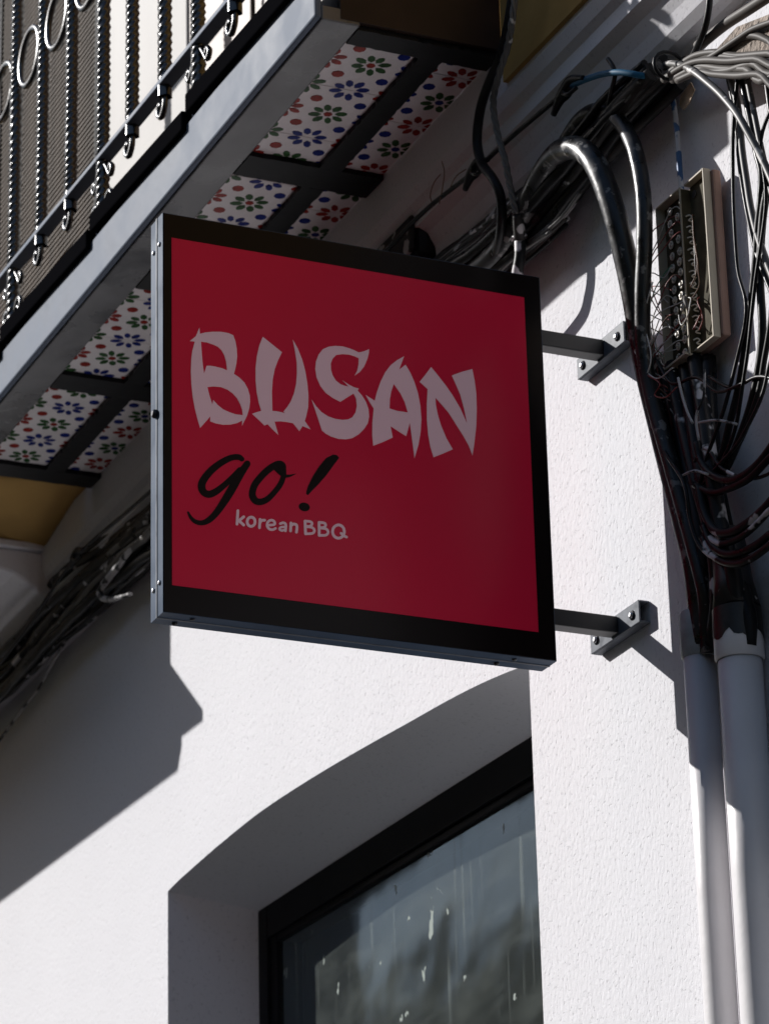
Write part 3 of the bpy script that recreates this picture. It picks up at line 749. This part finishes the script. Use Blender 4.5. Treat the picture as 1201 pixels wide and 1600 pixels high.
# ================================================================== TERMINAL BOX
tb = thing('terminal_box', 'open beige telephone terminal box full of pins and loose wires', 'terminal box')
b = MB()
BXL, BXP, BXR, BZB, BZT = 0.247, 0.331, 0.398, 3.894, 4.195
b.box(BXL, BXR+.008, -0.030, -0.014, BZB+.005, BZT+.004); b.build('back_plate', 'beige_shade', tb, 0.004)
b = MB()
b.box(BXL, BXL+.003, -0.052, -0.0302, BZB, BZT)                          # left wall
b.box(BXP-.0022, BXP+.0015, -0.052, -0.0495, BZB, BZT)                   # lit front edge of the partition, beige; its shaded face is painted olive
b.box(BXL+.003, BXP-.0022, -0.052, -0.0302, BZT-.003, BZT); b.box(BXL+.003, BXP-.0022, -0.058, -0.0302, BZB-.001, BZB+.003)
b.box(BXP+.0015, BXR-.003, -0.043, -0.0302, BZB+.004, BZB+.007)
b.build('housing', 'beige', tb, 0.0008)
b = MB()
b.box(BXR-.003, BXR+.001, -0.044, -0.0302, BZB+.003, BZT+.006); b.box(BXP+.0018, BXR-.0032, -0.044, -0.0302, BZT+.002, BZT+.006)
b.build('rim', 'beige', tb, 0.001)
b = MB(); b.box(BXP-.0020, BXP+.0013, -0.0494, -0.0304, BZB+.003, BZT-.0035); b.box(BXL+.0032, BXP-.0024, -0.036, -0.0303, BZB+.003, BZT-.003); b.box(BXP+.0017, BXR-.0032, -0.0325, -0.0303, BZB+.007, BZT+.001)  # first box: the partition's side face, its shade put into the olive
b.build('terminal_strip_and_partition', 'olive', tb)
ring = MB(); ring.tube([Vector((.0050*math.cos(a*math.pi/6), 0, .0062*math.sin(a*math.pi/6))) for a in range(13)], .0016, 6, cap=False)
ring.tube([Vector((0, .003, 0)), Vector((0, -.004, 0))], .0022, 8)
rp_ = None
hk = MB(); hk.tube(smooth_path([Vector((-.004,-.004,.005)), Vector((.001,.001,.0065)), Vector((.003,.004,.002)), Vector((.002,-.002,-.004)), Vector((.003,.006,-.006))], 4), .0013, 6)
hp_ = None
for i in range(14):
    z = BZT-.018-i*0.0203
    for x in (0.274, 0.298, 0.318):
        if random.random() < .1: continue
        xx, zz = x+random.uniform(-.002, .002), z+random.uniform(-.002, .002)
        if rp_ is None: rp_ = ring.build('terminal_pin', 'pin', tb); rp_.location = (xx, -.0395, zz)
        else: share('terminal_pin', rp_, tb, (xx, -.0395, zz), rot=(0, random.uniform(-.4, .4), 0))
    if i > 1:
        if hp_ is None: hp_ = hk.build('hook_pin', 'pin', tb); hp_.location = (.337, -.040, z)
        else: share('hook_pin', hp_, tb, (.337+random.uniform(-.001, .001), -.040, z), rot=(0, random.uniform(-.3, .3), 0))
q = MB(); q.tube([Vector((.348,-.0328,4.178)), Vector((.348,-.0345,4.178))], .0065, 14); q.build('hole_shade_disc', 'screw_dark', tb)  # solid dark disc painted as the shade inside a hole
wc = ['w_white', 'w_white', 'w_green', 'w_red', 'w_brown', 'w_white']
for i in range(22):
    z = BZT-.03-random.random()*0.25; x = random.choice((0.274, 0.298, 0.318)); rr = random.random()
    if rr < .66:      # loops out of the left edge and hangs
        zo = z-random.uniform(.0, .05); ze = max(3.84, zo-random.uniform(.02, .13))
        pts = [(x,-.041,z),(x-.012,-.052,z-random.uniform(-.01,.02)),(BXL-.006,-.056-random.random()*.012,zo),(BXL-.024-random.random()*.03,-.05-random.random()*.02,(zo+ze)/2),(BXL-.005-random.random()*.02,-.045,ze),(BXL+.02+random.random()*.02,-.05,ze-.03)]
    elif rr < .9:    # droops down inside the right channel
        z2 = max(3.93, z-random.uniform(.06, .18)); xx = .36+random.random()*.02
        pts = [(.349,-.037,z),(.358,-.046,z-.01),(xx,-.048,(z+z2)/2),(xx-.004,-.046,z2+.02),(.345,-.05,z2)]
    else:            # tangle at the foot
        z2 = 3.93+random.random()*.05
        pts = [(.30+random.random()*.05,-.04,z2+.03),(.335+random.random()*.03,-.06,z2),(.36,-.065,z2-.02),(.33,-.062,z2-.035),(.30+random.random()*.03,-.058,z2-.01)]
    q = MB(); q.tube(wobble(smooth_path([Vector(p) for p in pts], 6), .003, 30, i), .00105, 5); q.build('wire', random.choice(wc), tb)
q = MB(); q.tube([Vector((.318,-.046,4.005)), Vector((.338,-.058,3.985)), Vector((.352,-.060,3.962))], .0035, 8); q.build('loose_plug', 'grey_cable', tb)

# ================================================================== CABLES
def bz(x):
    P = [(-4.2,4.58),(-3.6,4.55),(-3.15,4.512),(-2.34,4.515),(-1.3,4.470),(-.5,4.405),(-.18,4.385),(.1,4.405),(.22,4.425),(.34,4.418),(.5,4.37)]
    for (x0, z0), (x1, z1) in zip(P[:-1], P[1:]):
        if x0 <= x <= x1: return z0+(z1-z0)*(x-x0)/(x1-x0)
    return P[-1][1] if x > 0 else P[0][1]
random.seed(21)
BUN_LABEL = 'thin black cable within the thick bundle running along the wall'
bm_ = ['rubber', 'rubber_dusty', 'rubber', 'rubber_paint', 'rubber_dusty', 'grey_cable_dark']
for i in range(36):
    a = random.uniform(0, 6.283); rr = math.sqrt(random.random())
    oz, od = .050*rr*math.sin(a), .055+.036*rr*math.cos(a)
    ph, fq = random.uniform(0, 6.28), random.uniform(2.0, 4.5)
    pts = []
    x = -4.0
    while x < 0.36:
        k = 1.0-.65*max(0, min(1, (x+.1)/.42))
        k += .75*max(0, min(1, (-x-1.6)/1.2))
        pts.append(Vector((x, -max(.012, od+.012*math.sin(fq*x+ph)), bz(x)+oz*k+.013*math.sin(fq*1.3*x+ph*1.7))))
        x += 0.16
    r_ = random.choice((.0065, .008, .0095, .011, .013))
    cable('bundle_cable', pts, r_, bm_[i % 6], BUN_LABEL, 'cable', 'black cables of the wall bundle', sides=7, wob=.006, sub=3)
# strands of old paint crusted cable along the lower edge
for i in range(6):
    pts = []; x = -3.9; ph = random.uniform(0, 6)
    while x < 0.05:
        pts.append(Vector((x, -.03-.02*random.random(), bz(x)-.048-.012*i/5+.010*math.sin(5*x+ph)))); x += .2
    cable('painted_cable', pts, .0042, 'rubber_paint' if i % 3 else 'grey_cable_dark', 'paint crusted thin cable along the lower edge of the wall bundle', 'cable', 'paint crusted cables under the bundle', 7, .006, 3)
# two heavy cables that leave the bundle and drop past the box into the pipes
cable('heavy_cable', WL([(560,560,.06),(650,500,.07),(720,440,.075),(775,395,.08),(815,335,.09),(845,275,.10),(872,238,.11),(900,231,.12),(925,250,.12),(945,290,.115),(962,345,.105),(978,410,.09),(992,480,.075),(1006,560,.06),(1024,640,.05),(1052,750,.045),(1082,870,.04),(1094,960,.035),(1097,1010,.033)], .08),
      .0205, 'rubber_heavy', 'thickest black cable bending out of the bundle above the sign arm', 'cable', sides=16, wob=.001)
cable('heavy_cable', WL([(800,395,.05),(850,290,.06),(880,228,.07),(905,188,.075),(932,172,.075),(960,182,.08),(982,212,.085),(996,250,.09),(1005,310,.092),(1006,380,.092),(1003,460,.09),(1004,540,.085),(1018,620,.075),(1046,720,.065),(1074,820,.055),(1100,920,.045),(1104,980,.035),(1106,1020,.032)], .08),
      .0138, 'rubber_heavy', 'black cable arching highest out of the bundle and dropping left of the box', 'cable', sides=14, wob=.001)
DL = ['leftmost slim black cable of the clump feeding the slimmer pipe', 'paint streaked black cable in the clump feeding the slimmer pipe', 'thickest black cable of the clump feeding the taped pipe', 'paint streaked black cable in the clump feeding the taped pipe', 'rightmost black cable of the clump feeding the taped pipe', 'dusty black cable at the back of the clump against the wall']
drop = [([(1030,560,.03),(1045,620,.035),(1070,720,.04),(1092,830,.045),(1104,930,.04),(1100,1000,.03)], .012, 'rubber'),
        ([(1050,570,.04),(1062,640,.05),(1085,740,.055),(1110,840,.055),(1120,930,.05),(1112,1005,.03)], .0125, 'rubber_paint'),
        ([(1070,560,.03),(1080,640,.045),(1098,740,.05),(1120,850,.05),(1150,950,.045),(1158,1010,.04)], .015, 'rubber'),
        ([(1085,560,.035),(1096,640,.05),(1110,720,.06),(1125,820,.06),(1146,910,.055),(1160,1010,.04)], .0135, 'rubber_paint'),
        ([(1105,560,.02),(1108,640,.035),(1118,740,.045),(1138,850,.04),(1165,950,.04),(1168,1010,.04)], .013, 'rubber'),
        ([(1040,590,.02),(1058,690,.025),(1080,800,.03),(1110,910,.035),(1140,1000,.035)], .013, 'rubber_dusty')]
for li, (pts, r_, m_) in enumerate(drop): cable('drop_cable', WL(pts, .05), r_, m_, DL[li], 'cable', 'black cables dropping into the pipes', 10, .003)
cable('thin_cable', WL([(1019,655,.06),(1040,710,.075),(1068,757,.09),(1078,810,.085),(1092,850,.08),(1115,872,.075),(1150,876,.07),(1185,862,.07),(1230,835,.06)], .07), .0032, 'rubber_paint', 'thin paint edged cable crossing the clump and looping to the right edge', 'cable')
# loops sagging in from the right edge
ORD = ['uppermost', 'second from the top', 'third from the top', 'fourth from the top', 'fifth from the top', 'sixth from the top', 'seventh from the top', 'eighth from the top', 'lowest']
LL = 'black cable loop sagging from the right edge onto the clump'
for li, (pts, r_) in enumerate((([(1240,630),(1210,690),(1180,730),(1145,752),(1112,742),(1094,718),(1088,690)], .0068), ([(1240,670),(1205,712),(1170,748),(1140,762),(1110,768),(1085,758)], .006),
                ([(1240,735),(1205,782),(1170,815),(1140,832),(1115,828),(1100,800),(1092,760)], .0075), ([(1240,790),(1200,836),(1165,860),(1135,866),(1112,852),(1098,820)], .0068),
                ([(1240,815),(1205,850),(1165,876),(1135,880),(1110,866),(1096,838)], .006), ([(1240,745),(1200,800),(1160,838),(1125,850),(1100,835)], .0055))):
    a_ = W(*pts[0], .075)
    up_ = [Vector((.95+.05*li, -.04, 4.33)), Vector((.80+.03*li, -.05, 4.22)), Vector((.70+.02*li, -.07, (4.22+a_.z)/2))]
    cable('looped_cable', up_+WL(pts, .075), r_, random.choice(['rubber', 'rubber_paint']), LL+', '+['uppermost', 'second from the top', 'third from the top', 'fifth from the top', 'lowest', 'fourth from the top'][li], 'cable', 'cable loops at the right edge', 9, .002)
# cables hanging from the grey harness on the right
HLAB = ['grey cable hanging from the harness, crossing from left to right above the box level', 'thin black cable hanging leftmost under the grey harness', 'black cable hanging from the harness all the way down to the clump',
        'short grey cable hanging between the two long cables at the right edge', 'thick black cable crossing the others at the right edge beside the box', 'short black cable at the top right edge under the harness', 'paint flecked black cable at the right edge below the box level']
for li, (pts, r_, m_) in enumerate((([(1140,120),(1152,170),(1159,235),(1166,285),(1173,325),(1187,378),(1204,430),(1240,520)], .0058, 'grey_cable_dark'),
                    ([(1137,122),(1148,180),(1154,240),(1160,290),(1168,335),(1181,390),(1198,440),(1230,520)], .0045, 'rubber'),
                    ([(1158,125),(1172,190),(1182,240),(1189,270),(1188,312),(1184,355),(1181,400),(1174,455),(1168,512),(1158,580),(1142,652),(1126,714),(1106,742),(1078,752)], .0062, 'rubber'),
                    ([(1168,125),(1178,180),(1190,240),(1204,300),(1225,360)], .005, 'grey_cable_dark'),
                    ([(1212,250),(1198,300),(1190,350),(1186,420),(1190,520),(1176,620),(1140,720),(1105,770)], .0068, 'rubber'),
                    ([(1196,120),(1204,180),(1214,250)], .0055, 'rubber'), ([(1216,400),(1204,500),(1194,560),(1182,620),(1150,700),(1110,760)], .005, 'rubber_paint'))):
    e_ = WL(pts, .06)
    if pts[-1][0] > 1210: e_ += [e_[-1]+Vector((.06, .01, -.12)), Vector((e_[-1].x+.10, -.03, 3.70)), Vector((e_[-1].x+.11, -.02, 3.2))]
    cable('hanging_cable', e_, r_, m_, HLAB[li], 'cable', 'cables hanging at the top right', 9, .0015)
cable('diagonal_cable', WL([(1020,115,.05),(1043,101,.06),(1067,103,.08),(1086,113,.09),(1106,130,.09),(1130,152,.09),(1154,181,.09),(1176,222,.085),(1195,262,.08),(1225,330,.08),(1262,440,.06),(1280,640,.04),(1285,900,.03)], .08), .0062, 'grey_cable_dark', 'single grey cable leaving the bundle and slanting down to the right edge', 'cable')
G_ = 'pale grey cable of the top right harness, '
GLAB = [G_+t for t in ('highest of the level strands', 'fourth level strand from the top', 'fifth level strand, dipping midway', 'lowest strand, leaving downwards', 'arching up over the cement patch', 'rising straight to the top edge', 'second lowest strand', 'third level strand from the top', 'second level strand from the top')]
gc = [[(1040,118),(1068,98),(1090,86),(1120,82),(1150,87),(1201,83),(1260,80)], [(1042,122),(1072,105),(1100,99),(1135,103),(1170,98),(1201,96),(1260,92)],
      [(1050,124),(1085,108),(1110,112),(1140,110),(1175,100),(1230,98)], [(1058,126),(1090,112),(1115,116),(1150,118),(1185,116),(1240,124)],
      [(1066,106),(1090,101),(1110,90),(1138,72),(1160,59),(1180,56),(1201,64),(1250,90)], [(1090,100),(1118,84),(1150,62),(1176,45),(1210,33),(1250,20)],
      [(1036,124),(1064,110),(1095,104),(1130,108),(1165,108),(1215,112)], [(1046,116),(1076,100),(1104,94),(1140,96),(1180,92),(1240,88)], [(1060,112),(1092,95),(1122,88),(1160,92),(1201,100),(1250,104)]]
for i, pts in enumerate(gc):
    run_on = [Vector((1.0, -.05-.004*(i % 3), 4.375-.007*i)), Vector((1.8, -.04-.004*(i % 3), 4.40-.008*((i*4) % 9))), Vector((3.2, -.04, 4.385-.007*i)), Vector((6.0, -.04, 4.39-.007*i))]
    cable('harness_cable', WL(pts, .065+.006*(i % 4))+run_on, (.0062, .0055, .0068, .006)[i % 4], 'grey_cable', GLAB[i], 'cable', 'grey cables of the top right harness', 9, .0012)
cable('black_cable', WL([(1108,-30,.08),(1107,10,.08),(1100,45,.075),(1088,75,.06),(1074,100,.05)], .07), .0058, 'rubber', 'glossy black cable dropping from the top edge into the grey harness', 'cable', wob=0)
o = cable('grey_conduit', WL([(1090,72,.055),(1130,40,.055),(1170,14,.055),(1230,-25,.055)], .055), .0095, 'grey_cable', 'straight grey conduit over the broken cement at the top right', 'conduit', sides=14, wob=0)
# black binding straps round the bundle
for i, (px, py, lab) in enumerate(((1046,104,'dark strap tying the bundle where the grey harness joins it'),)):
    c = W(px, py, .075); q = MB()
    q.tube([c+Vector((0, .030*math.cos(a*math.pi/8), .027*math.sin(a*math.pi/8))) for a in range(17)], .0035, 6, cap=False)
    tag(q.build('cable_strap', 'rubber'), lab, 'strap')
# support line with tied knots: runs the whole facade just above the bundle
sl = WL([(-60,1115),(40,985),(120,870),(235,768),(420,590),(600,395),(665,328),(740,268),(800,213),(888,139)], .125)
line = thing('support_cable', 'straight black support cable with two tied joints above the wall bundle', 'cable')
q = MB(); q.tube(smooth_path(sl, 5), .0045, 8); q.build('line', 'rubber', line)
for px, py, s_ in ((742,266,1.0), (884,142,1.15), (120,868,.9)):
    c = W(px, py, .125); q = MB()
    pp = [c+Vector((-.045*s_,0,-.018*s_)), c+Vector((-.018*s_,-.002,-.006*s_)), c, c+Vector((.022*s_,-.003,.006*s_)), c+Vector((.05*s_,-.004,-.004*s_)), c+Vector((.066*s_,-.006,-.012*s_))]
    q.tube(smooth_path(pp, 4), [.004+.009*math.exp(-((i-8)/6.0)**2) for i in range(21)], 10)
    q.tube(smooth_path([c+Vector((0,0,.0)), c+Vector((.01,-.012,-.012)), c+Vector((.03,-.012,-.024)), c+Vector((.05,-.006,-.02))], 4), .004, 7)
    q.build('tied_joint', 'rubber', line)
cable('blue_cable', WL([(892,134,.125),(915,124,.125),(940,116,.125),(968,113,.12),(1000,118,.10),(1025,122,.07)], .06), .0056, 'blue_cable', 'short bright blue cable running from the upper joint to the bundle', 'cable', wob=0)
cable('stub_cable', WL([(949,92,.115),(957,104,.115),(960,118,.113),(955,140,.105),(950,165,.09),(952,185,.07)], .06), .0040, 'rubber', 'short black cable stub crossing behind the blue cable', 'cable', wob=0)
cable('blue_cable', WL([(1050,150,.02),(1055,185,.02),(1059,225,.02),(1061,260,.02),(1064,305,.02)], .02), .0050, 'blue_cable_paint', 'paint flecked blue cable dropping straight to the top of the terminal box', 'cable', wob=.001)
# cables coming down from the balcony end
cable('down_cable', WL([(803,-30,.17),(795,30,.17),(783,85,.16),(765,125,.15),(750,170,.14),(745,220,.135),(752,255,.135),(770,280,.135),(782,310,.125),(782,360,.11),(770,420,.07)], .08), .0090, 'rubber', 'thick black cable dropping from the balcony end into the bundle', 'cable', sides=12, wob=.001)
tw = smooth_path(WL([(806,-30,.19),(800,30,.19),(792,75,.18),(778,120,.17),(770,160,.16),(776,205,.15),(788,250,.14),(797,295,.125),(806,335,.11)], .1), 10)
q = MB()
for ph in (0, 2.09, 4.19):
    q.tube([p+Vector((.0032*math.cos(i*.55+ph), .0032*math.sin(i*.55+ph), 0)) for i, p in enumerate(tw)], .0036, 6)
tag(q.build('twisted_cable', 'grey_cable_dark'), 'grey twisted cable hanging from the balcony end to a clamp above the sign', 'cable')
cl = thing('cable_clamp', 'paint spattered black clamp above the top right corner of the sign', 'clamp')
c = W(812, 372, .085)
q = MB(); q.tube(smooth_path([W(806,335,.11), W(810,352,.10), c], 4), [.007, .008, .009, .010, .0105, .011, .011, .012, .012], 10); q.build('sleeve', 'rubber_dusty', cl)
q = MB(); q.tube([c+Vector((.020*math.cos(a*math.pi/8)-.005, -.012*math.sin(a*math.pi/8), .003*math.sin(a*2))) for a in range(17)], .004, 6, cap=False); q.build('ring', 'rubber_paint', cl)
cable('white_cable', WL([(812,376,.085),(812,400,.085),(808,425,.085),(804,460,.08),(790,520,.06)], .08), .0105, 'rubber_paint', 'paint coated cable under the clamp at the sign corner', 'cable', sides=10, wob=.001)
for i, pts in enumerate(([(742,440),(768,410),(795,392),(830,375),(862,350)], [(760,445),(785,412),(820,388),(860,362)], [(775,430),(800,405),(840,372),(875,340),(905,300)])):
    cable('pale_cable', WL(pts, .07), .0036, 'grey_cable_dark', 'pale paint covered cable at the lower rim of the bundle beside the clamp', 'cable', 'pale cables beside the clamp', 8, .002)
# white looped cable on the far bundle
cable('white_loop', WL([(260,800,.06),(232,828,.075),(205,858,.085),(182,888,.09),(163,912,.092),(156,926,.092),(164,936,.092),(185,934,.088),(205,928,.08)], .08), [.0045+.004*math.sin(i/48*math.pi) for i in range(49)], 'white_cable', 'thick white cable end looped over the far bundle left of the sign', 'cable', wob=0)
cable('white_thread', WL([(-30,1195,.02),(20,1130,.022),(60,1075,.025),(92,1020,.03),(100,1000,.035)], .03), .0042, 'white_cable', 'thin white cable trailing down the wall at the left edge', 'cable', wob=.004)
# small whisker wires tied off near the black junction box
for i, pts in enumerate(([(676,322,.125),(672,305,.13),(678,285,.135),(688,272,.13)], [(686,318,.125),(690,300,.13),(694,270,.14),(690,252,.13)], [(700,300,.125),(712,276,.135),(728,264,.125)])):
    cable('whisker_wire', WL(pts, .07), .0012, 'w_brown', 'thin loose wire whisker above the black junction box', 'wire', 'wire whiskers above the junction box', 5, 0)
jb = thing('junction_box', 'black rounded junction box peeking over the top edge of the sign', 'junction box')
c = W(648, 385, .05)
q = MB(); q.box(c.x-.10, c.x+.09, -.085, -.004, c.z-.06, c.z+.035); q.build('body', 'rubber', jb, 0.018)
q = MB(); q.box(c.x-.09, c.x+.08, -.095, -.0855, c.z-.05, c.z+.025); q.build('lid', 'rubber_dusty', jb, 0.004)
# torn tan paper caught behind the bundle
q = MB(); pp = WL([(1062,150,.03),(1078,128,.04),(1084,140,.045),(1076,160,.04),(1066,172,.03),(1060,165,.025)], .03)
q.add(pp+[p+Vector((0, .002, 0)) for p in pp], [tuple(range(6)), tuple(range(11, 5, -1))]+[(i, (i+1) % 6, 6+(i+1) % 6, 6+i) for i in range(6)])
tag(q.build('paper_scrap', 'tan'), 'torn tan paper scrap hanging under the bundle near the harness', 'paper')

# loose thin telephone wires round the box, the clump and the right edge
random.seed(5)
TW = [([(1020,440),(1008,500),(1016,560),(1004,600)],'w_white'), ([(1030,500),(1012,540),(990,548),(1000,562)],'w_white'), ([(1024,560),(1050,600),(1085,590),(1120,612),(1165,596)],'rubber'),
      ([(1100,575),(1098,620),(1086,650),(1090,690)],'white_cable'), ([(1060,590),(1074,640),(1082,660)],'white_cable'), ([(1105,590),(1140,606),(1180,590),(1230,600)],'rubber'),
      ([(1235,470),(1205,560),(1190,620),(1160,680),(1120,730),(1096,760)],'rubber_paint'), ([(1090,660),(1120,655),(1150,662)],'white_cable'), ([(1215,150),(1190,220),(1196,300),(1188,380),(1176,470),(1168,560),(1150,660),(1118,735),(1098,765)],'rubber'),
      ([(1150,118),(1143,220),(1146,330),(1152,420),(1164,480),(1150,560),(1130,640),(1105,720),(1090,770)],'rubber'), ([(1085,720),(1105,700),(1130,735),(1180,748),(1230,725)],'rubber_paint'), ([(1060,745),(1085,735),(1105,740)],'white_cable'),
      ([(1010,585),(1030,600),(1022,618),(1040,622),(1058,604)],'w_red'), ([(1004,575),(1026,590),(1050,575)],'w_white')]
TLAB = ['thin white wire curling off the left side of the terminal box', 'small white wire hook beside the upper sign arm', 'thin black wire sagging under the terminal box', 'flat pale strand hanging below the terminal box', 'short pale strand at the head of the clump',
        'thin black wire running from under the box to the right edge', 'paint flecked wire curving down at the right edge', 'short pale tie crossing the clump level', 'long thin black wire dropping just inside the right edge', 'thin black wire dropping right beside the terminal box',
        'paint flecked wire sagging over the clump to the right edge', 'short pale tie round the clump', 'dull red wire tangle under the lower left corner of the box', 'thin white wire at the lower left corner of the box']
for (pts, m_), lab in zip(TW, TLAB):
    big = m_ in ('rubber', 'rubber_paint'); pale = m_ == 'white_cable'
    cable('loose_wire', WL(pts, .085 if not big else .07), .0032 if big else (.0022 if pale else .0012), m_, lab, 'wire', 'loose wires around the box', 6, .004)
